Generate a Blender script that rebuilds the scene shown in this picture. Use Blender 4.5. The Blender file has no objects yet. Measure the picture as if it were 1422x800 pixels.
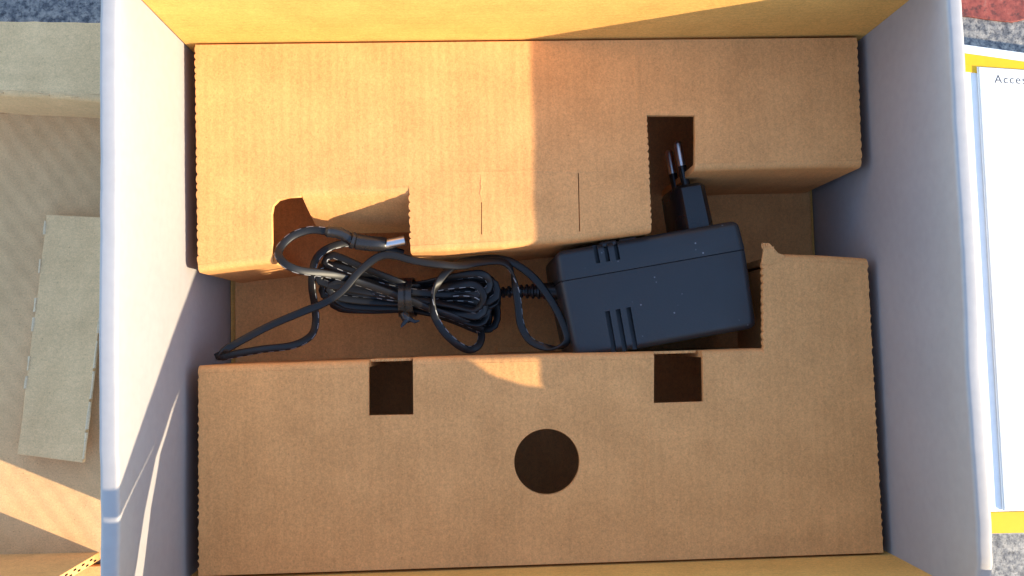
import bpy, bmesh, math, random
from mathutils import Vector, Matrix, noise
random.seed(7)
C = bpy.context.scene.collection
S = 0.001                      # the numbers below are millimetres
sc = bpy.context.scene

# ------------------------------------------------------------------ camera
cam = bpy.data.cameras.new('camera'); camo = bpy.data.objects.new('camera', cam); C.objects.link(camo)
cam.sensor_width = 36.0; cam.lens = 31.16; cam.clip_start = 0.01; cam.clip_end = 100
camo.location = (-26.47*S, -18.45*S, 379.58*S)
camo.rotation_euler = (0.06146, -0.0387, -0.02537)
sc.camera = camo
# ------------------------------------------------------------------ sky, sun, exposure
SUN_DIR = Vector((2.2, -0.96, 1.0)).normalized()      # towards the sun
elev = math.asin(SUN_DIR.z); rot = math.atan2(SUN_DIR.x, SUN_DIR.y)
w = bpy.data.worlds.new('World'); sc.world = w; w.use_nodes = True
nt = w.node_tree; bg = nt.nodes['Background']
sky = nt.nodes.new('ShaderNodeTexSky'); sky.sky_type = 'NISHITA'; sky.sun_disc = False
sky.sun_elevation = elev; sky.sun_rotation = rot
sky.air_density = 1.0; sky.dust_density = 0.25; sky.ozone_density = 1.0
nt.links.new(sky.outputs[0], bg.inputs[0]); bg.inputs[1].default_value = 0.15
sl = bpy.data.lights.new('sun', 'SUN'); sl.energy = 2.75; sl.angle = math.radians(0.5); sl.color = (1.0, 0.84, 0.58)
so = bpy.data.objects.new('sun', sl); C.objects.link(so)
so.rotation_euler = (-SUN_DIR).to_track_quat('-Z', 'Y').to_euler()
so.location = SUN_DIR*2
sc.view_settings.view_transform = 'Standard'; sc.view_settings.look = 'None'
sc.view_settings.exposure = 1.8; sc.view_settings.gamma = 1.0; sc.view_settings.use_curve_mapping = False

# ------------------------------------------------------------------ materials
def mat(name):
    m = bpy.data.materials.new(name); m.use_nodes = True
    n = m.node_tree.nodes; return m, n, m.node_tree.links, n['Principled BSDF']
def node(n, t, **k):
    x = n.new(t)
    for a, b in k.items(): setattr(x, a, b)
    return x
def ramp(n, stops):
    r = n.new('ShaderNodeValToRGB'); e = r.color_ramp.elements
    while len(e) < len(stops): e.new(0.5)
    for i, (p, c) in enumerate(stops): e[i].position = p; e[i].color = (*c, 1)
    return r
def cardboard(name, col, axis=(1, 0, 0), spacing=4.0, flute=0.10, bump=0.25):
    """Kraft liner over flutes: fibres, mottling, faint washboard streaks along the flutes."""
    m, n, L, p = mat(name)
    tc = n.new('ShaderNodeTexCoord')
    def nz(scale, detail, sx=(1, 1, 1), rough=0.6):
        mp = n.new('ShaderNodeMapping'); mp.inputs['Scale'].default_value = sx
        L.new(tc.outputs['Object'], mp.inputs[0])
        t = n.new('ShaderNodeTexNoise'); t.inputs['Scale'].default_value = scale
        t.inputs['Detail'].default_value = detail; t.inputs['Roughness'].default_value = rough
        L.new(mp.outputs[0], t.inputs['Vector']); return t.outputs['Fac']
    a = Vector(axis).normalized()
    along = tuple(1.0 if abs(c) > .5 else 0.12 for c in a)
    mott = nz(60, 4); fib = nz(900, 3, tuple(1.0 if abs(c) > .5 else 0.55 for c in a), .7); streak = nz(200, 2, tuple(1.0 if abs(c) > .5 else 0.06 for c in a)); fine = nz(1500, 2)
    # washboard wave
    dp = node(n, 'ShaderNodeVectorMath', operation='DOT_PRODUCT'); dp.inputs[1].default_value = a*(2*math.pi/(spacing*S))
    L.new(tc.outputs['Object'], dp.inputs[0])
    sn = node(n, 'ShaderNodeMath', operation='SINE'); L.new(dp.outputs['Value'], sn.inputs[0])
    def mul(x, k, add=0.0):
        q = node(n, 'ShaderNodeMath', operation='MULTIPLY_ADD'); L.new(x, q.inputs[0]); q.inputs[1].default_value = k; q.inputs[2].default_value = add; return q.outputs[0]
    def add(x, y):
        q = node(n, 'ShaderNodeMath', operation='ADD'); L.new(x, q.inputs[0]); L.new(y, q.inputs[1]); return q.outputs[0]
    v = add(add(mul(mott, .16), mul(fib, .42)), add(mul(streak, .14), mul(fine, .60)))
    blot = nz(14, 5, (1, 1, 1), .65)
    v = add(add(v, mul(blot, .22)), mul(sn.outputs[0], .012, 1.0 - .77))
    hs = node(n, 'ShaderNodeMix', data_type='RGBA', blend_type='MULTIPLY'); hs.inputs[0].default_value = 1
    cr = ramp(n, [(.25, (.90, .88, .85)), (.75, (1.0, 1.0, 1.0))]); L.new(mott, cr.inputs[0])
    hs.inputs[6].default_value = (*col, 1); L.new(cr.outputs[0], hs.inputs[7])
    m2 = node(n, 'ShaderNodeVectorMath', operation='SCALE'); L.new(hs.outputs[2], m2.inputs[0]); L.new(v, m2.inputs['Scale'])
    # scattered dark fibres
    sp = nz(1100, 1, (1, 1, 1), .5); sr = ramp(n, [(.20, (.70, .64, .58)), (.29, (1, 1, 1))]); L.new(sp, sr.inputs[0])
    m3 = node(n, 'ShaderNodeMix', data_type='RGBA', blend_type='MULTIPLY'); m3.inputs[0].default_value = 1
    L.new(m2.outputs[0], m3.inputs[6]); L.new(sr.outputs[0], m3.inputs[7])
    L.new(m3.outputs[2], p.inputs['Base Color'])
    p.inputs['Roughness'].default_value = .78; p.inputs['Specular IOR Level'].default_value = .25
    h = add(add(mul(sn.outputs[0], flute), add(mul(mott, 1.2), mul(blot, 3.0))), add(mul(fib, .16), mul(streak, .3)))
    b = n.new('ShaderNodeBump'); b.inputs['Strength'].default_value = bump; b.inputs['Distance'].default_value = .0007
    L.new(h, b.inputs['Height']); L.new(b.outputs[0], p.inputs['Normal'])
    return m
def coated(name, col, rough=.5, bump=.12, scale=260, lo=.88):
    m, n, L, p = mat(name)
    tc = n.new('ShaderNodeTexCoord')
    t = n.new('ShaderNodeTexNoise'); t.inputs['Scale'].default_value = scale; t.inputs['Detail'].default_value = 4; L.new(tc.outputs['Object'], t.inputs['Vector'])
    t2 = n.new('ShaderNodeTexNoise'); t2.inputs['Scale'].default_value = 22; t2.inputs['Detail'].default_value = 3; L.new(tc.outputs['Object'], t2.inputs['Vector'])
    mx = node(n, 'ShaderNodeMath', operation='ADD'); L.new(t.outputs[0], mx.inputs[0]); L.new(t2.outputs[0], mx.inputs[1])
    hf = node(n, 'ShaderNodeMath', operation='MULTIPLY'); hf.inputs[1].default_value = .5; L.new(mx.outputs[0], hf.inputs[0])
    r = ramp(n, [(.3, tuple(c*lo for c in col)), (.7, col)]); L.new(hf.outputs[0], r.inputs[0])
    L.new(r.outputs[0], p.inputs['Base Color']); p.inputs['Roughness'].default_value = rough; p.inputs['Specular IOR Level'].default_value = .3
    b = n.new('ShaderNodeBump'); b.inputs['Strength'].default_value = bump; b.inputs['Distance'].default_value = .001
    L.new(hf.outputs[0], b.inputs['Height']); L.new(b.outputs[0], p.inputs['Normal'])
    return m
def plastic(name, col, rough=.42, specks=True, spec=.5):
    m, n, L, p = mat(name)
    tc = n.new('ShaderNodeTexCoord')
    t = n.new('ShaderNodeTexNoise'); t.inputs['Scale'].default_value = 900; t.inputs['Detail'].default_value = 3; L.new(tc.outputs['Object'], t.inputs['Vector'])
    b = n.new('ShaderNodeBump'); b.inputs['Strength'].default_value = .22; b.inputs['Distance'].default_value = .0003
    L.new(t.outputs[0], b.inputs['Height']); L.new(b.outputs[0], p.inputs['Normal'])
    t2 = n.new('ShaderNodeTexNoise'); t2.inputs['Scale'].default_value = 60; t2.inputs['Detail'].default_value = 5; L.new(tc.outputs['Object'], t2.inputs['Vector'])
    rr = node(n, 'ShaderNodeMapRange'); rr.inputs[1].default_value = .3; rr.inputs[2].default_value = .7; rr.inputs[3].default_value = rough-.06; rr.inputs[4].default_value = rough+.08
    L.new(t2.outputs[0], rr.inputs[0]); L.new(rr.outputs[0], p.inputs['Roughness'])
    p.inputs['Specular IOR Level'].default_value = spec
    if specks:   # settled dust
        v = n.new('ShaderNodeTexVoronoi'); v.inputs['Scale'].default_value = 210; L.new(tc.outputs['Object'], v.inputs['Vector'])
        wn = n.new('ShaderNodeTexNoise'); wn.inputs['Scale'].default_value = 90; L.new(tc.outputs['Object'], wn.inputs['Vector'])
        r1 = ramp(n, [(.05, (1, 1, 1)), (.10, (0, 0, 0))]); L.new(v.outputs['Distance'], r1.inputs[0])
        r2 = ramp(n, [(.52, (0, 0, 0)), (.60, (1, 1, 1))]); L.new(wn.outputs[0], r2.inputs[0])
        q = node(n, 'ShaderNodeMath', operation='MULTIPLY'); L.new(r1.outputs[0], q.inputs[0]); L.new(r2.outputs[0], q.inputs[1])
        mx = node(n, 'ShaderNodeMix', data_type='RGBA'); mx.inputs[6].default_value = (*col, 1); mx.inputs[7].default_value = (.22, .22, .24, 1)
        L.new(q.outputs[0], mx.inputs[0]); L.new(mx.outputs[2], p.inputs['Base Color'])
    else: p.inputs['Base Color'].default_value = (*col, 1)
    return m
def cable_material():
    m, n, L, p = mat('black_cable_jacket')
    uv = n.new('ShaderNodeUVMap'); sx = n.new('ShaderNodeSeparateXYZ'); L.new(uv.outputs[0], sx.inputs[0])
    def mt(op, a, b=None):
        q = node(n, 'ShaderNodeMath', operation=op)
        if isinstance(a, (int, float)): q.inputs[0].default_value = a
        else: L.new(a, q.inputs[0])
        if b is not None:
            if isinstance(b, (int, float)): q.inputs[1].default_value = b
            else: L.new(b, q.inputs[1])
        return q.outputs[0]
    d = mt('LESS_THAN', mt('FRACT', mt('DIVIDE', sx.outputs['Y'], 5.0)), .55)      # printed dashes along one core
    u = mt('LESS_THAN', mt('ABSOLUTE', mt('SUBTRACT', sx.outputs['X'], .10)), .04)
    k = mt('MULTIPLY', d, u)
    mx = node(n, 'ShaderNodeMix', data_type='RGBA'); mx.inputs[6].default_value = (.006, .006, .007, 1); mx.inputs[7].default_value = (.30, .30, .31, 1)
    L.new(k, mx.inputs[0]); L.new(mx.outputs[2], p.inputs['Base Color'])
    p.inputs['Roughness'].default_value = .45; p.inputs['Specular IOR Level'].default_value = .4
    return m
def metal(name, col, rough):
    m, n, L, p = mat(name)
    tc = n.new('ShaderNodeTexCoord'); t = n.new('ShaderNodeTexNoise'); t.inputs['Scale'].default_value = 600; L.new(tc.outputs['Object'], t.inputs['Vector'])
    rr = node(n, 'ShaderNodeMapRange'); rr.inputs[3].default_value = rough-.05; rr.inputs[4].default_value = rough+.08; L.new(t.outputs[0], rr.inputs[0]); L.new(rr.outputs[0], p.inputs['Roughness'])
    p.inputs['Base Color'].default_value = (*col, 1); p.inputs['Metallic'].default_value = 1
    return m
def granite(name, stops, scale=180):
    m, n, L, p = mat(name)
    tc = n.new('ShaderNodeTexCoord')
    v = n.new('ShaderNodeTexNoise'); v.inputs['Scale'].default_value = scale; v.inputs['Detail'].default_value = 5; v.inputs['Roughness'].default_value = .68; L.new(tc.outputs['Object'], v.inputs['Vector'])
    r = ramp(n, stops); r.color_ramp.interpolation = 'LINEAR'; L.new(v.outputs['Fac'], r.inputs[0])
    t = n.new('ShaderNodeTexNoise'); t.inputs['Scale'].default_value = scale*2.6; t.inputs['Detail'].default_value = 2; L.new(tc.outputs['Object'], t.inputs['Vector'])
    r2 = ramp(n, [(.36, (.35, .35, .38)), (.46, (1, 1, 1))]); L.new(t.outputs[0], r2.inputs[0])
    mx = node(n, 'ShaderNodeMix', data_type='RGBA', blend_type='MULTIPLY'); mx.inputs[0].default_value = .8
    L.new(r.outputs[0], mx.inputs[6]); L.new(r2.outputs[0], mx.inputs[7]); L.new(mx.outputs[2], p.inputs['Base Color'])
    p.inputs['Roughness'].default_value = .6
    b = n.new('ShaderNodeBump'); b.inputs['Strength'].default_value = .5; b.inputs['Distance'].default_value = .001; L.new(v.outputs['Fac'], b.inputs['Height']); L.new(b.outputs[0], p.inputs['Normal'])
    return m
KRAFT = (.76, .378, .140)
M = dict(
    kraft_x=cardboard('kraft_cardboard_flutes_x', KRAFT, (1, 0, 0)),
    kraft_y=cardboard('kraft_cardboard_flutes_y', KRAFT, (0, 1, 0)),
    kraft_box=cardboard('kraft_box_liner', (.78, .43, .115), (0, 0, 1), 3.0),
    tray=cardboard('grey_brown_cardboard', (.71, .43, .208), (.8, .6, 0), 8.0, .35, .4),
    tray_plain=cardboard('grey_brown_cardboard_plain', (.75, .475, .235), (0, 1, 0), 8.0, .1, .4),
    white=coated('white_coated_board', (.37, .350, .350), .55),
    paper=coated('white_paper', (.80, .80, .80), .55, .04),
    yellow=coated('yellow_print', (.82, .44, .012), .45, .04),
    ink=coated('dark_grey_ink', (.07, .07, .08), .6, 0),
    black=plastic('black_moulded_plastic', (.022, .024, .028), .40),
    black_gloss=plastic('black_smooth_plastic', (.012, .012, .014), .28, False),
    slot=plastic('black_gap_fill', (.006, .006, .007), .6, False, .2),  # near-black stands in for shade in the flute openings; also fills the seam
    cable=cable_material(),
    nickel=metal('nickel_plate', (.78, .75, .73), .34),
    granite=granite('speckled_grey_granite', [(.30, (.022, .022, .027)), (.43, (.10, .10, .11)), (.53, (.23, .215, .20)), (.68, (.38, .34, .30))], 240),
    red=granite('red_granite', [(.30, (.05, .01, .008)), (.45, (.20, .032, .02)), (.6, (.30, .055, .035)), (.75, (.30, .14, .10))], 150),
)

# ------------------------------------------------------------------ object helpers
def thing(name, label, cat, loc, group=None):
    o = bpy.data.objects.new(name, None); C.objects.link(o); o.location = Vector(loc)*S; o.empty_display_size = .02
    o['label'] = label; o['category'] = cat
    if group: o['group'] = group
    return o
def origin(o):
    v = Vector((0, 0, 0))
    while o: v = v + o.location; o = o.parent
    return v
def link(name, me, material, parent=None, loc=None):
    """me holds world coordinates in metres; they are made relative to the parent's (or own) origin."""
    base = origin(parent) if parent else (Vector(loc)*S if loc else Vector((0, 0, 0)))
    me.transform(Matrix.Translation(-base)); me.update()
    o = bpy.data.objects.new(name, me); C.objects.link(o)
    if parent: o.parent = parent
    else: o.location = base
    me.materials.clear(); me.materials.append(material)
    return o
def tag(o, label, cat, group=None):
    o['label'] = label; o['category'] = cat
    if group: o['group'] = group
    return o
def scallop(p, q, period=3.4, amp=.55):
    """torn-perforation edge from p to q: little bumps where the flutes are cut"""
    p, q = Vector(p), Vector(q); d = q-p; L = d.length; d.normalize(); nrm = Vector((d.y, -d.x)); out = []
    t0 = 0.0
    while t0 < L-period*.5:
        w_ = min(period*random.uniform(.75, 1.3), L-t0); r = random.choice((.35, .7, .9, 1.0, 1.15, 1.35))*amp; k = random.uniform(-.12, .12)
        for f, a in ((0, -.5), (.2+k, .3), (.5+k, .6), (.8+k*.5, .3)):
            out.append(tuple(p + d*(t0+f*w_) + nrm*a*r))
        t0 += w_
    return out
def sheet_mesh(outline, holes=(), t=3.0, bevel=.35, matrix=None):
    """flat sheet with holes; outline in mm, top at local z=0, thickness downwards"""
    cu = bpy.data.curves.new('tmp', 'CURVE'); cu.dimensions = '2D'; cu.fill_mode = 'BOTH'
    cu.extrude = (t/2-bevel)*S; cu.bevel_depth = bevel*S; cu.bevel_resolution = 2; cu.offset = -bevel*S
    for poly in (outline, *holes):
        sp = cu.splines.new('POLY'); sp.points.add(len(poly)-1)
        for a, b in zip(sp.points, poly): a.co = (b[0]*S, b[1]*S, 0, 1)
        sp.use_cyclic_u = True
    o = bpy.data.objects.new('tmp', cu); C.objects.link(o)
    dg = bpy.context.evaluated_depsgraph_get(); me = bpy.data.meshes.new_from_object(o.evaluated_get(dg))
    bpy.data.objects.remove(o); bpy.data.curves.remove(cu)
    me.transform(Matrix.Translation((0, 0, -t/2*S)))
    if matrix is not None: me.transform(matrix)
    return me
def mesh(verts, faces):
    me = bpy.data.meshes.new('m'); me.from_pydata([Vector(v)*S for v in verts], [], faces); me.update()
    b = bmesh.new(); b.from_mesh(me); bmesh.ops.recalc_face_normals(b, faces=b.faces); b.to_mesh(me); b.free()
    return me
def smooth(me, ang=35):
    for p in me.polygons: p.use_smooth = True
    try: me.set_sharp_from_angle(angle=math.radians(ang))
    except Exception: pass
    return me
def sweep_profile(path, normals, prof, wob=.12):
    """prof: closed loop of (n, z); path: list of (x, y) with outward normals"""
    pts = []; nr = []
    for i in range(len(path)-1):
        k = max(1, int((Vector(path[i+1])-Vector(path[i])).length/6))
        for j in range(k):
            f = j/k; pts.append(Vector(path[i]).lerp(Vector(path[i+1]), f)); nr.append(Vector(normals[i]).lerp(Vector(normals[i+1]), f).normalized())
    pts.append(Vector(path[-1])); nr.append(Vector(normals[-1]))
    V = []; F = []; n = len(prof)
    for i, (p, a) in enumerate(zip(pts, nr)):
        e = 0 if i in (0, len(pts)-1) else 1
        for (u, z) in prof:
            dz = noise.noise((p.x*.09, p.y*.09, 1.3))*wob*e; du = noise.noise((p.x*.06, z*.05, 4.7))*wob*2.5*e*min(1, -z/15) if z < 0 else 0
            V.append((p.x+a.x*(u+du), p.y+a.y*(u+du), z+dz))
    for i in range(len(pts)-1):
        for j in range(n): F.append((i*n+j, i*n+(j+1) % n, (i+1)*n+(j+1) % n, (i+1)*n+j))
    F.append(tuple(range(n))); F.append(tuple(range((len(pts)-1)*n, len(pts)*n)))
    return smooth(mesh(V, F), 50)
def fold_profile(depth, R=3.0, t=3.0, drop=0):
    if drop: return [(0, -drop), (0, -(drop+depth)/2), (0, -depth), (-t, -depth), (-t, -(drop+depth)/2), (-t, -drop)]
    arc = [(-R+R*math.sin(a), -R+R*math.cos(a)) for a in [i*math.pi/2/6 for i in range(7)]]
    return arc + [(0, -depth*.35), (0, -depth*.7), (0, -depth), (-t, -depth), (-t, -depth*.5), (-t, -t-.5), (-R-.02, -t)]
def box_mesh(x0, x1, y0, y1, z0, z1, bev=.4, seg=2):
    b = bmesh.new(); r = bmesh.ops.create_cube(b, size=1)
    for v in b.verts: v.co = Vector(((x0+x1)/2+v.co.x*(x1-x0), (y0+y1)/2+v.co.y*(y1-y0), (z0+z1)/2+v.co.z*(z1-z0)))*S
    if bev: bmesh.ops.bevel(b, geom=list(b.edges), offset=bev*S, segments=seg, profile=.5, affect='EDGES')
    me = bpy.data.meshes.new('m'); b.to_mesh(me); b.free(); return smooth(me)
def catmull(P, step=1.2):
    P = [Vector(p) for p in P]; Q = [P[0]*2-P[1]]+P+[P[-1]*2-P[-2]]; out = []
    for i in range(1, len(Q)-2):
        p0, p1, p2, p3 = Q[i-1:i+3]; k = max(2, int((p2-p1).length/step))
        for j in range(k):
            t = j/k; out.append(.5*((2*p1)+(p2-p0)*t+(2*p0-5*p1+4*p2-p3)*t*t+(3*p1-p0-3*p2+p3)*t**3))
    out.append(P[-1]); return out
def twin_cable(P, r=.80, sep=.95, twist=lambda s: 0.0, step=1.2):
    """flat two-core flex swept along P, with UVs (around, millimetres along)"""
    pts = catmull(P, step); prof = []
    for c, a0 in ((-1, 90), (1, -90)):
        for i in range(7):
            a = math.radians(a0+15+i*25); prof.append((c*sep+r*math.cos(a), r*math.sin(a)))
    n = len(prof); b = bmesh.new(); uvl = b.loops.layers.uv.new('UVMap'); rings = []; dist = [0.0]
    for i in range(1, len(pts)): dist.append(dist[-1]+(pts[i]-pts[i-1]).length)
    side = None
    for i, p in enumerate(pts):
        t = (pts[min(i+1, len(pts)-1)]-pts[max(i-1, 0)]).normalized()
        s = t.cross(Vector((0, 0, 1)))
        s = s.normalized() if s.length > .15 else side
        if side and s.dot(side) < -0.3 and False: s = -s
        side = s; up = s.cross(t).normalized(); th = twist(dist[i])
        a = s*math.cos(th)+up*math.sin(th); q = up*math.cos(th)-s*math.sin(th)
        rings.append([b.verts.new((p+a*x+q*y)*S) for x, y in prof])
    for i in range(len(pts)-1):
        for j in range(n):
            f = b.faces.new((rings[i][j], rings[i][(j+1) % n], rings[i+1][(j+1) % n], rings[i+1][j]))
            for l, (uu, vv) in zip(f.loops, ((j/n, dist[i]), ((j+1)/n, dist[i]), ((j+1)/n, dist[i+1]), (j/n, dist[i+1]))): l[uvl].uv = (uu, vv)
    b.faces.new(rings[0]); b.faces.new(rings[-1]); bmesh.ops.recalc_face_normals(b, faces=b.faces)
    me = bpy.data.meshes.new('m'); b.to_mesh(me); b.free(); return smooth(me, 60)
def tube_mesh(rings, seg=20, squash=1.0):
    """lathe along a path: rings = [(point, radius)]; squash flattens the section vertically"""
    V = []; F = []
    for i, (p, r) in enumerate(rings):
        p = Vector(p); a = Vector(rings[max(0, i-1)][0]); c = Vector(rings[min(len(rings)-1, i+1)][0]); t = (c-a).normalized()
        s = t.cross(Vector((0, 0, 1))).normalized(); u = s.cross(t)
        for j in range(seg):
            th = 2*math.pi*j/seg; V.append(p+s*r*math.cos(th)+u*r*squash*math.sin(th))
    for i in range(len(rings)-1):
        for j in range(seg): F.append((i*seg+j, i*seg+(j+1) % seg, (i+1)*seg+(j+1) % seg, (i+1)*seg+j))
    F.append(tuple(range(seg))); F.append(tuple(range((len(rings)-1)*seg, len(rings)*seg)))
    return smooth(mesh(V, F), 40)
def boolean_cut(me, cutter):
    a = bpy.data.objects.new('a', me); c = bpy.data.objects.new('c', cutter); C.objects.link(a); C.objects.link(c)
    md = a.modifiers.new('b', 'BOOLEAN'); md.operation = 'DIFFERENCE'; md.object = c; md.solver = 'EXACT'
    dg = bpy.context.evaluated_depsgraph_get(); r = bpy.data.meshes.new_from_object(a.evaluated_get(dg))
    bpy.data.objects.remove(a); bpy.data.objects.remove(c); return r
def join_meshes(ms):
    b = bmesh.new()
    for m in ms: b.from_mesh(m)
    r = bpy.data.meshes.new('m'); b.to_mesh(r); b.free(); return r

# ------------------------------------------------------------------ ground
GZ = -76.0
g = bpy.data.meshes.new('m'); R = 4000
g.from_pydata([(x*R*S, y*R*S, GZ*S) for x, y in ((-1, -1), (1, -1), (1, 1), (-1, 1))], [], [(0, 1, 2, 3)])
ground = link('ground', g, M['granite'], None, (0, 0, GZ)); ground['kind'] = 'structure'
# red stone let into the ground beyond the printed card
edge = [(196, 150.6), (228, 149.4), (240, 148.9), (249, 147.4), (258, 146.2), (264, 145.6), (271, 147.0), (284, 150.5), (296, 158), (316, 166), (330, 190), (318, 226), (280, 246), (232, 240), (204, 214), (202, 176)]
o = link('red_stone', sheet_mesh(edge, (), 1.5, .4, Matrix.Translation((0, 0, (GZ+1.2)*S))), M['red'], ground)

# ------------------------------------------------------------------ shipping box
BOX = (0, 0, -75)
box = thing('shipping_box', 'open cardboard box with white double side walls and brown ends', 'box', BOX)
def side_wall(xi, xo, x_top_shift, crease):
    """rolled-over double wall: inner face, round top edge, outer face"""
    s = 1 if xo > xi else -1; t = abs(xo-xi); r = t/2; top = 68
    prof = [(xi, -74), (xi, -40), (xi, 0), (xi, 30), (xi, 55)]
    rc = 1.5
    for i in range(5):
        a = math.pi/2*i/4; prof.append((xi+s*(rc-rc*math.cos(a)), top-rc+rc*math.sin(a)))
    prof.append(((xi+xo)/2, top+.15))
    for i in range(5):
        a = math.pi/2*i/4; prof.append((xo-s*(rc-rc*math.sin(a)), top-rc+rc*math.cos(a)))
    prof += [(xo, 50), (xo, 10), (xo, -74)]
    ys = [-116+i*234/80 for i in range(81)]; V = []; F = []; n = len(prof)
    for y in ys:
        for (x, z) in prof:
            h = max(0, (z+74)/142)
            dx = (noise.noise((y*.018, z*.012, 3.1*s))*.9 + noise.noise((y*.11, z*.03, 9*s))*.22)*h + x_top_shift*h**2
            dz = (noise.noise((y*.03, 7.7*s, 0))*.5+noise.noise((y*.16, 2.2*s, 0))*.18) if z > 60 else 0
            if z > 58:
                for cy in crease: dz -= .9*math.exp(-((y-cy)/1.3)**2)
            V.append((x+dx, y, z+dz))
    for i in range(len(ys)-1):
        for j in range(n-1): F.append((i*n+j, i*n+j+1, (i+1)*n+j+1, (i+1)*n+j))
        F.append((i*n+n-1, i*n, (i+1)*n, (i+1)*n+n-1))
    F.append(tuple(range(n))); F.append(tuple(range((len(ys)-1)*n, len(ys)*n)))
    return smooth(mesh(V, F), 60)
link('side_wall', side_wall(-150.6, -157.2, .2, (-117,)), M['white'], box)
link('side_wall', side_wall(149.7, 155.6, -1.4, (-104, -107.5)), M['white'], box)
XZ = Matrix(((1, 0, 0, 0), (0, 0, -1, 0), (0, 1, 0, 0), (0, 0, 0, 1)))   # sheet x,y -> world x,z ; faces -y
def vertical_sheet(outline, holes, y_front, t, bevel=.4):
    me = sheet_mesh(outline, holes, t, bevel, XZ); me.transform(Matrix.Translation((0, y_front*S, 0))); return me
link('back_wall', vertical_sheet([(-150.2, -72), (149.4, -72), (149.4, 66), (-150.2, 66)], (), 113.7, 3.5), M['kraft_box'], box)
link('front_wall', vertical_sheet([(-150.2, -72), (149.4, -72), (149.4, 56), (-150.2, 56)], (), -117.2, 3.5), M['kraft_box'], box)
light_slit1 = [(-129, 57.0), (-114, 70.8), (-62, 84.4), (-18, 92.8), (20, 92.4), (48, 88.6), (20, 89.5), (-18, 88.2), (-62, 77.6), (-114, 61.8), (-119, 57.0)]  # slits shaped to let bright strips fall on the left wall
light_slit2 = [(-76, 113.4), (-52, 111.4), (-7, 99.6), (-7, 97.9), (-52, 108.6), (-76, 110.2)]
link('shading_lid_flap', vertical_sheet([(-152, 56.6), (206, 56.6), (204, 76), (174, 82.5), (171, 87), (179, 96), (182, 121), (-152, 121)], (light_slit1, light_slit2), -117.2, 1.2, .3), M['kraft_box'], box)  # unseen flap; outline and slits shaped to cast the shade and light patches
link('bottom_panel', box_mesh(-150.2, 149.2, -117, 117, -74.5, -71.5, 0), M['kraft_box'], box)

# ------------------------------------------------------------------ folded cardboard insert
ins = thing('cardboard_insert', 'folded brown cardboard insert with square and round cut-outs filling the box', 'packaging', (0, 0, -71))
def slot(x0, y0, x1, y1, w=.35): return [(x0-w, y0), (x0+w, y0), (x1+w, y1), (x1-w, y1)]
FD = -69.3
rear_fold_a = [(-144.2, 14.3), (-130, 16.0), (-113.0, 17.6)]
rear_fold_b = [(-54.3, 20.7), (-14.2, 21.9), (17, 24.2), (50, 27.5)]
rear_fold_c = [(70.0, 54.0), (105, 54.4), (144.1, 54.3)]
up = lambda p: (p[0], p[1]+3)
rear = [(144.8, 112.4)] + [(-145.2, 112.7)] + scallop((-145.2, 112), (-144.3, 18)) + [up(p) for p in rear_fold_a]
rear += [(-113.1, 38.5), (-112.4, 42.2), (-110, 44.6), (-106, 45.6), (-100.6, 45.9), (-100.5, 49), (-54.5, 49.5), (-54.5, 46.5)] + scallop((-54.5, 46), (-54.3, 24.2), 3.0, .7)
rear += [up(p) for p in rear_fold_b] + scallop((50, 31), (49.6, 78.4), 2.9, .6) + [(49.6, 78.9), (70.9, 78.5), (70.6, 68), (70.0, 57.0)] + [up(p) for p in rear_fold_c[1:]] + scallop((144.2, 58), (144.8, 112))
link('rear_platform', sheet_mesh(rear, (slot(-23.5, 42, -23.8, 28, .16), slot(18.9, 54.5, 18.7, 28.5, .2)), 3, .16), M['kraft_x'], ins)
dn = lambda f: [(0, -1)]*len(f)
for f in (rear_fold_a, rear_fold_b, rear_fold_c):
    link('riser_panel', sweep_profile(f, dn(f), fold_profile(-FD)), M['kraft_x'], ins)
# folded-down tab behind the cable notch, narrowing downwards
V = []; F = []
rows = [(-3, 0), (-1.6, -.3), (-.3, -1.0), (.8, -2.4), (4.2, -9), (8.5, -18.5), (13, -30)]
for k, (u, z) in enumerate(rows):
    f = max(0, -z)/31; xl = -100.5+3*f; y = 46.3-u
    for x in (xl, (xl-54.6)/2, -54.6-2*f): V.append((x, y, z))
nrow = len(rows)
for u, z in rows:
    f = max(0, -z)/31; xl = -100.5+3*f; y = 46.3-u+2.4
    for x in (xl, (xl-54.6)/2, -54.6-2*f): V.append((x, y, z-.9))
for i in range(nrow-1):
    for j in range(2):
        F.append((i*3+j, i*3+j+1, (i+1)*3+j+1, (i+1)*3+j)); o_ = nrow*3
        F.append((o_+i*3+j, o_+(i+1)*3+j, o_+(i+1)*3+j+1, o_+i*3+j+1))
    for j in (0, 2): F.append((i*3+j, (i+1)*3+j, nrow*3+(i+1)*3+j, nrow*3+i*3+j))
for j in range(2): F.append(((nrow-1)*3+j, (nrow-1)*3+j+1, 2*nrow*3-3+j+1, 2*nrow*3-3+j)); F.append((j, j+1, nrow*3+j+1, nrow*3+j))
link('notch_tab', smooth(mesh(V, F), 40), M['kraft_x'], ins)
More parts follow.
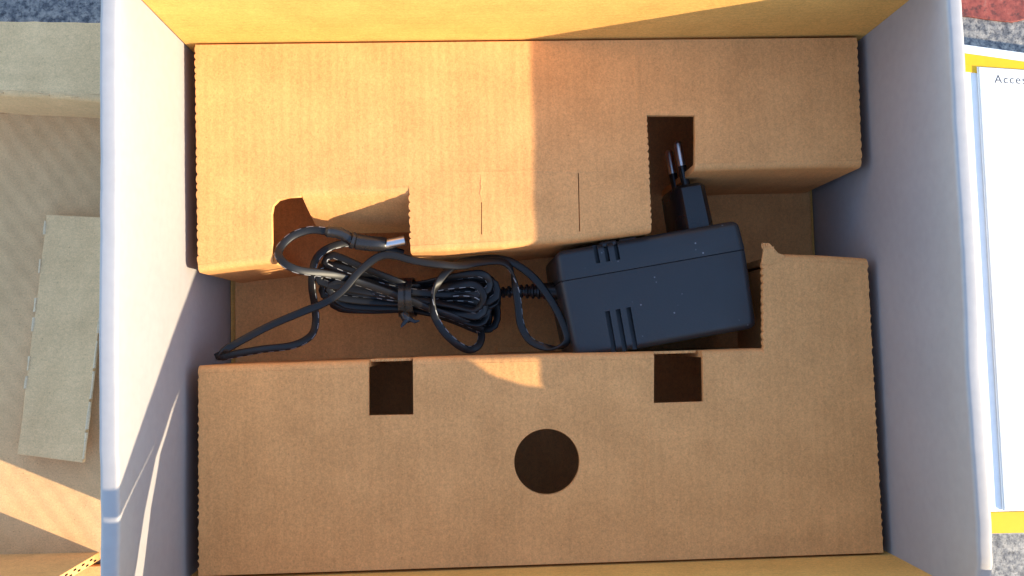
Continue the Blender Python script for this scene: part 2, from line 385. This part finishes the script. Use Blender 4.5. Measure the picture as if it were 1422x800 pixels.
# front platform
ff = [[(-144.4, -25.2), (-110, -25.0), (-72.9, -24.7)], [(-54.2, -24.2), (0, -24.0), (49.2, -24.2)], [(70.3, -24.3), (96.9, -24.1)], [(106, 16.9), (124, 16.0), (144.7, 14.2)]]
dwn = lambda p: (p[0], p[1]-3)
front = [dwn(p) for p in ff[0]] + [(-73.2, -48.1), (-54.4, -48.3)] + [dwn(p) for p in ff[1]] + [(48.4, -46.3), (69.9, -46.3)] + [dwn(p) for p in ff[2]]
front += [(96.9, -24)] + [(x, y) for x, y in scallop((97.0, -23), (98.4, 14), 3.0, -.6)] + [(98.5, 14.2)] + [dwn(p) for p in ff[3]] + scallop((144.7, 10.5), (145.3, -112.2)) + [(145.2, -112.8), (-144.7, -112.4)] + scallop((-144.7, -112), (-144.4, -29))
circ = [(1.8+13.9*math.cos(a), -69.8+13.9*math.sin(a)) for a in [i*2*math.pi/72 for i in range(72)]]
link('front_platform', sheet_mesh(front, (circ,), 3, .16), M['kraft_x'], ins)
for f in ff:
    r = list(reversed(f)); link('riser_panel', sweep_profile(r, [(0, 1)]*len(r), fold_profile(-FD)), M['kraft_x'], ins)
for x0, x1, y, dr in ((-72.9, -54.2, -24.4, 6.0), (49.2, 70.3, -24.3, 8.0)):
    top = scallop((x0, -dr), (x1, -dr), 2.4, .5)
    me = sheet_mesh(top+[(x1, FD), (x0, FD)], (), 1.2, .2, XZ)
    me.transform(Matrix.Rotation(0, 4, 'Z')); me.transform(Matrix.Translation((0, (y-1.2)*S, 0)))
    link('riser_panel', me, M['kraft_x'], ins)
link('floor_panel', box_mesh(-147.5, 147.2, -112, 112, -71.4, FD, .2, 1), M['kraft_x'], ins)
for x in (-144.0, 142.2):  # panels added to keep light out of the hollow platforms
    link('end_light_block', box_mesh(x, x+1.8, 18.5 if x < 0 else 57, 112, FD+.2, -3.2, .2, 1), M['kraft_x'], ins)
    link('end_light_block', box_mesh(x, x+1.8, -112, -28.5 if x < 0 else 10.5, FD+.2, -3.2, .2, 1), M['kraft_x'], ins)
link('inner_light_block', box_mesh(106.2, 109, -108, 12.5, FD+.2, -3.2, .2, 1), M['kraft_x'], ins)  # panel added to block light from the open step, darkening the cut-outs
link('floor_strip', box_mesh(-16.8, 20, -24.0, -20.6, FD, FD+2.2, .4, 1), M['kraft_x'], ins)
# soft creases pressed into the liner
def crease(p, q, w, h):
    p, q = Vector((*p, 0)), Vector((*q, 0)); d = (q-p).normalized(); n_ = Vector((-d.y, d.x, 0)); V = []; F = []; K = 12
    for i in range(K+1):
        f = i/K; c = p.lerp(q, f)+n_*noise.noise((f*5, p.x, 0))*.8; e = math.sin(math.pi*min(1, max(0, f)))**.5
        for u, z in ((-1, 0), (-.35, .8), (0, 1), (.35, .8), (1, 0)): V.append(c+n_*u*w*(.4+.6*e)+Vector((0, 0, z*h*e+.03)))
    for i in range(K):
        for j in range(4): F.append((i*5+j, i*5+j+1, (i+1)*5+j+1, (i+1)*5+j))
    return smooth(mesh(V, F), 80)
link('crease', crease((45, 111), (46.8, 80), 1.6, .30), M['kraft_x'], ins)
link('crease', crease((45.6, -47), (45.2, -104), 2.2, .28), M['kraft_x'], ins)
link('crease', crease((-23.4, 54), (-23.5, 43), .5, .12), M['kraft_x'], ins)
link('crease', crease((-50, 55.2), (48, 54.6), .7, .10), M['kraft_x'], ins)
# torn, lifted corner of the front platform
V = []; F = []
prof = [(97.6, 12.5, .15), (97.9, 15.5, 1.2), (98.2, 18.2, 2.2), (98.0, 20.2, 2.2), (98.6, 21.6, 1.2), (101.0, 21.3, 1.8), (103.0, 18.8, 1.8), (105.0, 16.9, .9), (108.5, 16.0, -.2), (106, 13.0, .12), (101, 11.8, .12)]
cn = (101.2, 16.4, 1.9); V = [cn]+prof+[(x, y, z-1.2) for x, y, z in prof]+[(cn[0], cn[1], cn[2]-1.2)]; n = len(prof)
for i in range(n):
    j = (i+1) % n; F += [(0, 1+i, 1+j), (2*n+1, 1+n+j, 1+n+i), (1+i, 1+n+i, 1+n+j, 1+j)]
torn = link('torn_corner', smooth(mesh(V, F), 60), M['kraft_y'], ins)
fb = []
for i in range(6):
    x = 97.8+i*1.0; y = 20.6-max(0, i-3)*.7
    fb.append(tube_mesh([((x, y-1.5, 1.6), .28), ((x-.3, y+.6, 1.9), .22), ((x-.2+random.uniform(-1.2, .8), y+.5+random.random()*.6, 1.2+random.random()), .08)], 5))
link('paper_fibre', join_meshes(fb), M['kraft_y'], torn)['kind'] = 'stuff'

# ------------------------------------------------------------------ power adapter
ang = math.radians(8.6); AO = Vector((53.0, 2.6, 0)); U = Vector((math.cos(ang), math.sin(ang), 0)); W = Vector((-math.sin(ang), math.cos(ang), 0))
A = lambda u, v, z: AO+U*u+W*v+Vector((0, 0, z))
AM = Matrix.Translation(AO*S) @ Matrix.Rotation(ang, 4, 'Z')
ad = thing('power_adapter', 'black plug-in power adapter with vent slots lying on its side in the insert', 'adapter', (53, 2.6, FD))
ZT, ZB = -5.0, -67.8
def half(v0, v1, lu0, lu1, dz0, dz1, bev=2.6):
    """half shell between v0 (narrow end, half length lu0) and v1 (seam)"""
    b = bmesh.new(); vs = []
    for v, lu, dz in ((v0, lu0, dz0), (v1, lu1, dz1)):
        for u, z in ((-lu, ZB+dz), (lu, ZB+dz), (lu, ZT-dz), (-lu, ZT-dz)): vs.append(b.verts.new(Vector((u, v, z))*S))
    fs = [(0, 1, 2, 3), (7, 6, 5, 4)]+[(i, i+4, (i+1) % 4+4, (i+1) % 4) for i in range(4)]
    for f in fs: b.faces.new([vs[i] for i in f])
    bmesh.ops.recalc_face_normals(b, faces=b.faces); b.edges.ensure_lookup_table()
    seam = set(vs[4:])
    e1 = [e for e in b.edges if not (e.verts[0] in seam and e.verts[1] in seam)]; 
    bmesh.ops.bevel(b, geom=e1, offset=bev*S, segments=4, profile=.5, affect='EDGES')
    e2 = [e for e in b.edges if abs(e.verts[0].co.y-v1*S) < 1e-6 and abs(e.verts[1].co.y-v1*S) < 1e-6]
    bmesh.ops.bevel(b, geom=e2, offset=.45*S, segments=2, profile=.5, affect='EDGES')
    me = bpy.data.meshes.new('m'); b.to_mesh(me); b.free(); return me
def slots(us, v0, v1, hw):
    return join_meshes([box_mesh(u-hw, u+hw, v0, v1, ZT-4, ZT+4, 0) for u in us])
base = boolean_cut(half(-24.0, 10.8, 40.9, 42.0, 1.4, .2, 3.2), slots((-23.6, -18.9, -14.2), -28, -5.3, 1.05))
cover = boolean_cut(half(24.4, 10.95, 41.4, 42.1, .5, .2, 3.2), slots((-23.8, -19.3, -14.8), 16.0, 29, .95))
for me, nm in ((base, 'base_shell'), (cover, 'cover_shell')):
    me.transform(AM); smooth(me, 30); link(nm, me, M['black'], ad)
seam = box_mesh(-41, 41, 10.4, 11.4, ZB+1.2, ZT-.9, 0); seam.transform(AM); link('seam', seam, M['slot'], ad)
# little latch nubs on the plug side
for u0 in (-17.5, -8.5):
    me = box_mesh(u0-4, u0+4, 22.5, 25.2, ZT-9, ZT-2.4, 1.0, 3); me.transform(AM); link('latch', me, M['black'], ad)
# flat two-pin plug: block, sleeves, pins
pu = 25.0
plug = thing  # (name kept free)
pl = bmesh.new()
sec = lambda hw, hh: [(-hw, -hh+4), (-hw+3, -hh), (hw-3, -hh), (hw, -hh+4), (hw, hh-4), (hw-3, hh), (-hw+3, hh), (-hw, hh-4)]
rg = []
for v, k in ((23.5, 1.0), (26, 1.0), (43.5, .95), (45, .84)):
    rg.append([pl.verts.new(A(pu+x*k, v, -30+z*k)*S) for x, z in sec(7.6, 17.8)])
for a, b_ in zip(rg, rg[1:]):
    for j in range(8): pl.faces.new((a[j], a[(j+1) % 8], b_[(j+1) % 8], b_[j]))
pl.faces.new(rg[0]); pl.faces.new(rg[-1]); bmesh.ops.recalc_face_normals(pl, faces=pl.faces)
me = bpy.data.meshes.new('m'); pl.to_mesh(me); pl.free()
pb = link('plug_block', smooth(me, 40), M['black_gloss'], ad)
for z in (-20.5, -39.5):
    sl_ = link('pin_sleeve', tube_mesh([(A(pu, 44, z), 1.95), (A(pu-.2, 49, z), 1.95), (A(pu-.3, 55.2, z), 1.9), (A(pu-.3, 55.3, z), 1.4)], 16), M['black_gloss'], ad)
    link('pin', tube_mesh([(A(pu-.3, 54.5, z), 1.95), (A(pu-.3, 64.6, z), 1.95), (A(pu-.3, 65.8, z), 1.5), (A(pu-.3, 66.4, z), .6)], 16), M['nickel'], ad)
# ribbed strain relief
sp = [Vector((11.5, 4.6, -33)), Vector((4, 4.8, -34)), Vector((-4, 5.0, -35.5)), Vector((-11, 5.0, -37)), Vector((-17.5, 4.6, -38.5))]
ring = []; cp = catmull(sp, .45)
for i, p in enumerate(cp):
    f = i/len(cp); rr = 4.3-1.9*f
    if .2 < f < .98 and (i//3) % 2: rr -= .95
    ring.append((p, rr))
link('strain_relief', tube_mesh(ring, 18, .9), M['black_gloss'], ad)
# the flex: one run from relief through the bundle, loops, to the low-voltage plug
loopA = [(-90.9, 31.6, -7.0), (-98.0, 32.2, -6.5), (-105.1, 29.7, -5.0), (-109.4, 25.5, -3.0), (-110.6, 21.9, -1.0), (-109.5, 19.2, .4), (-106.6, 16.4, .8), (-101.3, 14.2, -1.2), (-94.1, 13.4, -6.0), (-86.3, 12.1, -12.0), (-76.6, 9.0, -17.0), (-63.6, 4.1, -19.5), (-56.5, 1.3, -20.0), (-46.7, -3.1, -22.0), (-36.5, -6.8, -25.0), (-24.1, -12.6, -32.0)]
loopB = [(-60.2, 23.9, -34.0), (-73.0, 27.8, -30.0), (-85.7, 28.3, -26.0), (-94.2, 25.1, -22.0), (-99.1, 19.6, -22.0), (-101.2, 9.9, -26.0), (-101.1, 0.3, -32.0), (-101.2, -8.0, -34.0), (-103.6, -13.9, -32.0), (-111.0, -17.7, -28.0), (-122.5, -19.0, -22.0), (-131.6, -20.6, -14.0), (-136.7, -21.8, -8.0), (-138.3, -21.4, -6.0), (-135.9, -19.8, -5.0), (-129.4, -15.9, -6.0), (-116.2, -8.8, -9.0), (-102.6, -3.1, -11.0), (-93.4, 0.5, -12.0), (-85.5, 5.7, -12.0), (-77.5, 14.4, -12.0), (-69.4, 20.2, -11.0), (-62.9, 20.8, -10.5), (-53.5, 18.3, -11), (-42.6, 16.5, -12.0), (-33.1, 15.9, -14.0), (-23.5, 17.3, -14.0), (-15.5, 17.4, -14.0), (-11.3, 14.8, -15.0), (-9.4, 8.9, -18.0), (-7.9, -0.8, -20.0), (-6.9, -10.6, -20.0), (-3.3, -17.8, -18.0), (2.8, -21.2, -15.0), (9.0, -21.6, -13.0), (13.0, -19, -13.0), (12.6, -13.8, -14.0), (8.3, -3.0, -16.0), (0.7, 8.6, -18.0), (-7.3, 15.6, -18.0), (-15.3, 18.8, -17.0), (-25.0, 18.9, -17.0), (-33.1, 17.5, -17.0), (-39.1, 14.1, -18.0), (-44.0, 8.0, -18.0), (-46.1, 1.6, -18.0), (-45.6, -5.5, -19.0), (-42.9, -11.3, -20.0), (-38.8, -16.3, -20.0), (-33.4, -20.6, -22.0), (-29.3, -21.6, -25.0), (-25.6, -19.2, -28.0), (-24.8, -13.9, -32.0), (-29.0, -8.0, -36.0)]
turns = []
NT = 21
for k in range(NT):
    f = k/(NT-1); jit = lambda a: random.uniform(-a, a)
    z = -22-24*((k*8) % NT)/(NT-1)
    # fan of the left end, waist under the tie, loose loops at the right end
    la = 21.5-14.5*f+jit(1.2); lb = la-5-4*random.random()
    ra = 13.0-13.0*f+jit(1.2); rb = ra-9-6*random.random()*(.4+f)
    lx, rx = -97+jit(3.5)+3*abs(2*f-1), -20+jit(4.5)
    ca, cb = 8.8-8.0*f+jit(1.0), 6.2-8.0*f+jit(1.0)
    turns += [(-59.5, ca, z), (-76, (la+ca)/2+.3, z+jit(1.5)), (lx+4, la, z+jit(1)), (lx, (la+lb)/2, z-1), (lx+4, lb, z-2), (-76, (lb+cb)/2-.3, z-2.5+jit(1.5)),
              (-58, cb, z-2.5), (-38, (rb+cb)/2-.8, z-2+jit(2)), (rx-4, rb, z+jit(2)), (rx, (ra+rb)/2, z+jit(2)), (rx-4, ra, z+1), (-38, (ra+ca)/2+.8, z+jit(2))]
relief_run = [(-17.0, 4.6, -38.5), (-24, 4.5, -40), (-36, 5.5, -41), (-52, 4, -42)]
def keyed(P, keys):
    L = [0.0]
    for a, b in zip(P, P[1:]): L.append(L[-1]+(Vector(b)-Vector(a)).length)
    K = [(L[min(i, len(L)-1)], v) for i, v in keys]
    def f(s):
        for (s0, v0), (s1, v1) in zip(K, K[1:]):
            if s <= s1:
                t = (s-s0)/max(1e-6, s1-s0); t = t*t*(3-2*t); return v0+(v1-v0)*t
        return K[-1][1]
    return f
tw = lambda s: .5*math.sin(s/26.0)+.35*math.sin(s/11.0+1)
link('cable', twin_cable(loopA[::-1], twist=lambda s: .15+.35*math.sin(s/24)), M['cable'], ad)
link('cable', twin_cable(loopB, twist=keyed(loopB, [(0, .2), (6, -.2), (12, .2), (15, 3.4), (22, 2.9), (27, 3.5), (30, 6.2), (33, 6.5), (36, 9.7), (43, 9.1), (47, 12.5), (55, 12.8)])), M['cable'], ad)
link('cable', twin_cable(relief_run+turns+[(-60, 8, -36)], twist=tw, step=2.2), M['cable'], ad)
# low-voltage plug: ribbed grip, collar, body, barrel
dc = link('barrel_plug', tube_mesh([((-79.5, 27.4, -10.2), 2.6), ((-78.6, 27.1, -10.3), 3.5), ((-72, 26.2, -11), 3.4), ((-66.6, 25.8, -12), 3.3), ((-65.9, 25.7, -12.1), 2.9)], 20), M['black_gloss'], ad)
link('barrel', tube_mesh([((-66.4, 25.75, -12), 2.2), ((-57.6, 27.4, -12), 2.2), ((-57.4, 27.45, -12), 1.8)], 20), M['nickel'], dc)
gr = [((-91.5, 31.7, -7), 2.0)]
for i in range(9):
    f = i/8; p = Vector((-90.6, 31.5, -7.1)).lerp(Vector((-80.6, 27.8, -10)), f)+Vector((0, 1.1*math.sin(f*3.14), 0)); gr += [(tuple(p), 2.7 if i % 2 == 0 else 2.45)]
link('grip', tube_mesh(gr, 18), M['black_gloss'], dc)
link('collar', tube_mesh([((-81.2, 28.0, -9.8), 3.0), ((-80.8, 27.9, -9.9), 3.7), ((-79.6, 27.4, -10.2), 3.7), ((-79.2, 27.3, -10.3), 3.0)], 18), M['black_gloss'], dc)
# twist tie round the waist of the bundle: two bands and a knotted end
tie = thing('cable_tie', 'black twist tie wrapped round the bundled cable', 'cable tie', (-58.5, 3, -35))
def band(x, tilt):
    P = []
    for i in range(25):
        a = 2*math.pi*i/24; P.append((x+tilt*math.sin(a), 3.4+10.2*math.cos(a), -33.5+16.5*math.sin(a)))
    return twin_cable(P, .8, .75, twist=lambda s: 0.0)
tb = []
def flatband(x, tilt):
    V = []; F = []; n = 40
    for i in range(n):
        a = 2*math.pi*i/n
        for u, r in ((-1.7, 1), (1.7, 1), (1.7, 1.09), (-1.7, 1.09)): V.append((x+u+tilt*math.sin(a+.4), 3.3+8.4*r*math.cos(a), -33.8+15.4*r*math.sin(a)))
    for i in range(n):
        for j in range(4): F.append((i*4+j, i*4+(j+1) % 4, ((i+1) % n)*4+(j+1) % 4, ((i+1) % n)*4+j))
    return smooth(mesh(V, F), 40)
link('band', flatband(-60.6, .8), M['black_gloss'], tie); link('band', flatband(-56.9, -.6), M['black_gloss'], tie)
link('knot', tube_mesh([((-60, -4.6, -22), 1.6), ((-58.6, -6.4, -21), 2.2), ((-57, -7.4, -21), 1.6), ((-55.5, -7.2, -22), .8)], 12, .8), M['black_gloss'], tie)
link('tie_end', tube_mesh([((-57.5, -7.0, -20.5), 1.1), ((-59.5, -9.2, -19.5), .9), ((-60.6, -10.8, -19), .35)], 8, .6), M['black_gloss'], tie)
link('tie_end', tube_mesh([((-57.5, -6.8, -20.5), 1.2), ((-54.3, -8.4, -19.8), .8), ((-52.3, -8.0, -19), .35)], 8, .6), M['black_gloss'], tie)

# ------------------------------------------------------------------ flattened cardboard tray left of the box
tr = thing('cardboard_tray', 'grey-brown cardboard tray on the ground left of the box', 'packaging', (-300, 0, GZ))
link('floor_panel', box_mesh(-470, -208.5, -119, 103, -74, -70, .3, 1), M['tray'], tr)
ledge = [(-470, 106), (-470, 150)] + [(-440+i*6.0, 142-i*.16+noise.noise((i*.7, 0, 0))*.5) for i in range(41)] + [(-192, 134.5), (-191.5, 100.6)]
ledge_holes = [[(x, 104.2-(x+264)*.075), (x+6, 103.75-(x+264)*.075), (x+6, 104.45-(x+264)*.075), (x, 104.9-(x+264)*.075)] for x in (-250, -229, -216)]
link('rear_ledge', sheet_mesh([(-470, 118.5)]+ledge[1:], ledge_holes, 3, .4, Matrix.Translation((0, 0, -34.5*S))), M['tray_plain'], tr)
fl = [(-470, 115.5), (-250, 102.2), (-191.5, 97.6)]
pr = [(-3+3*math.sin(a), -37.5+3*math.cos(a)) for a in [i*math.pi/12 for i in range(7)]]+[(0, -70), (-3, -70), (-3, -38)]
link('riser_panel', sweep_profile(fl, [(0, -1)]*3, [(u, z) for u, z in pr], .3), M['tray_plain'], tr)
fw = sheet_mesh([(-470, -73), (-213.2, -73), (-212.8, -60), (-211.6, -20), (-470, -20)], (), 4, .3, XZ); fw.transform(Matrix.Translation((0, -122.6*S, 0))); fw.transform(Matrix.Rotation(math.radians(-.6), 4, 'Z'))
link('front_wall', fw, M['kraft_y'], tr)
link('outer_flap', box_mesh(-300, -172, -196, -123.2, -74.5, -71, .3, 1), M['kraft_y'], tr)
link('flute_gap_shade', join_meshes([box_mesh(-215.2+(i*4.6+8)*.0302, -214.25+(i*4.6+8)*.0302, -119.7+1.5*(i % 2), -118.9+1.5*(i % 2), -66+i*4.6, -63.2+i*4.6, 0) for i in range(10)]), M['slot'], tr)['kind'] = 'stuff'  # solid black blocks painting the shade of open flutes on the wall end
# loose rectangle of board resting on the tray floor, right edge lifted
pz = [(-250.6, -66.8), (-217.3, -71.2)] + [(-216.8+i*1.65+noise.noise((i*.9, 3, 0))*.5, -66+i*14) for i in range(8)] + [(-203.8, 47.0), (-237.6, 49.9)] + [(-237.8-i*1.55+noise.noise((i*.8, 9, 0))*.55, 44-i*13.5) for i in range(9)]
me = sheet_mesh(pz, (), 3.6, .3, None)
lift = lambda x, y: -63.0+(x+250-(y+66)*.115)*.16
for v in me.vertices: v.co.z += (-63.0+(v.co.x/S+250-(v.co.y/S+66)*.115)*.16)*S
tag(link('cardboard_strip', me, M['tray_plain'], None, (-228, -10, -66)), 'narrow rectangular cardboard strip lying on the tray floor left of the box', 'cardboard')

strip = bpy.data.objects['cardboard_strip']
M['cut'] = cardboard('pale_cut_edge', (.76, .56, .34), (0, 1, 0), 8.0, .1, .4)
def cut_edge(p, q, n):
    for i in range(n):
        if random.random() < .18: continue
        a, b = i/n+.01, (i+random.uniform(.75, .98))/n; V = []; F = []
        for f in (a, (a+b)/2, b):
            x = p[0]+(q[0]-p[0])*f+noise.noise((f*9, p[0], 0))*.5; y = p[1]+(q[1]-p[1])*f; w_ = random.uniform(.45, 1.1)
            for u, z in ((-w_, -.9), (-w_*.6, .35), (w_*.4, .45), (w_, -.2)): V.append((x+u, y, lift(x, y)+z))
        for k in range(2):
            for j in range(4): F.append((k*4+j, k*4+(j+1) % 4, k*4+4+(j+1) % 4, k*4+4+j))
        F += [(0, 1, 2, 3), (8, 9, 10, 11)]
        link('cut_edge', smooth(mesh(V, F), 60), M['cut'], strip)
cut_edge((-237.8, 48), (-250.4, -66), 12); cut_edge((-205.2, 32), (-217.0, -70.5), 7)

# ------------------------------------------------------------------ printed card and booklet right of the box
cd = thing('printed_carton', 'flat white carton with yellow printed edges on the ground right of the box', 'carton', (310, 5, GZ))
T = -55.0
def quad_sheet(pts, z, t): return sheet_mesh(pts, (), t, .3, Matrix.Translation((0, 0, z*S)))
link('carton_body', quad_sheet([(206, 130), (206, -118.9), (420, -122), (420, 97.5)], T, 20.5), M['paper'], cd)
link('yellow_band', quad_sheet([(206, 125.5), (206, 119.0), (420, 86.5), (420, 92.6)], T+.3, .8), M['yellow'], cd)
link('yellow_band', quad_sheet([(206, -108.2), (206, -118.7), (420, -121.8), (420, -110)], T+.3, .8), M['yellow'], cd)
link('yellow_tab', quad_sheet([(206, 119.4), (233, 115.3), (233, 111.8), (206, 115.0)], T+.3, .8), M['yellow'], cd)
bk = thing('booklet', 'white accessories booklet lying on the yellow-edged carton', 'booklet', (305, 0, T))
for i, z in enumerate((T+1.0, T+1.75)):
    link('page', quad_sheet([(230.6+.5*i, 115.2-.4*i), (230.6+.5*i, -107.8), (382, -109), (382, 103.0-.4*i)], z, .7), M['paper'], bk)
tx = bpy.data.curves.new('t', 'FONT'); tx.body = 'Accessories'; tx.size = 6.0*S; tx.extrude = .02*S; tx.space_character = 1.18
to = bpy.data.objects.new('t', tx); C.objects.link(to); dg = bpy.context.evaluated_depsgraph_get(); me = bpy.data.meshes.new_from_object(to.evaluated_get(dg))
bpy.data.objects.remove(to)
me.transform(Matrix.Translation((238.6*S, 106.4*S, (T+1.8)*S)) @ Matrix.Rotation(math.radians(-2.6), 4, 'Z'))
link('printed_title', me, M['ink'], bk)
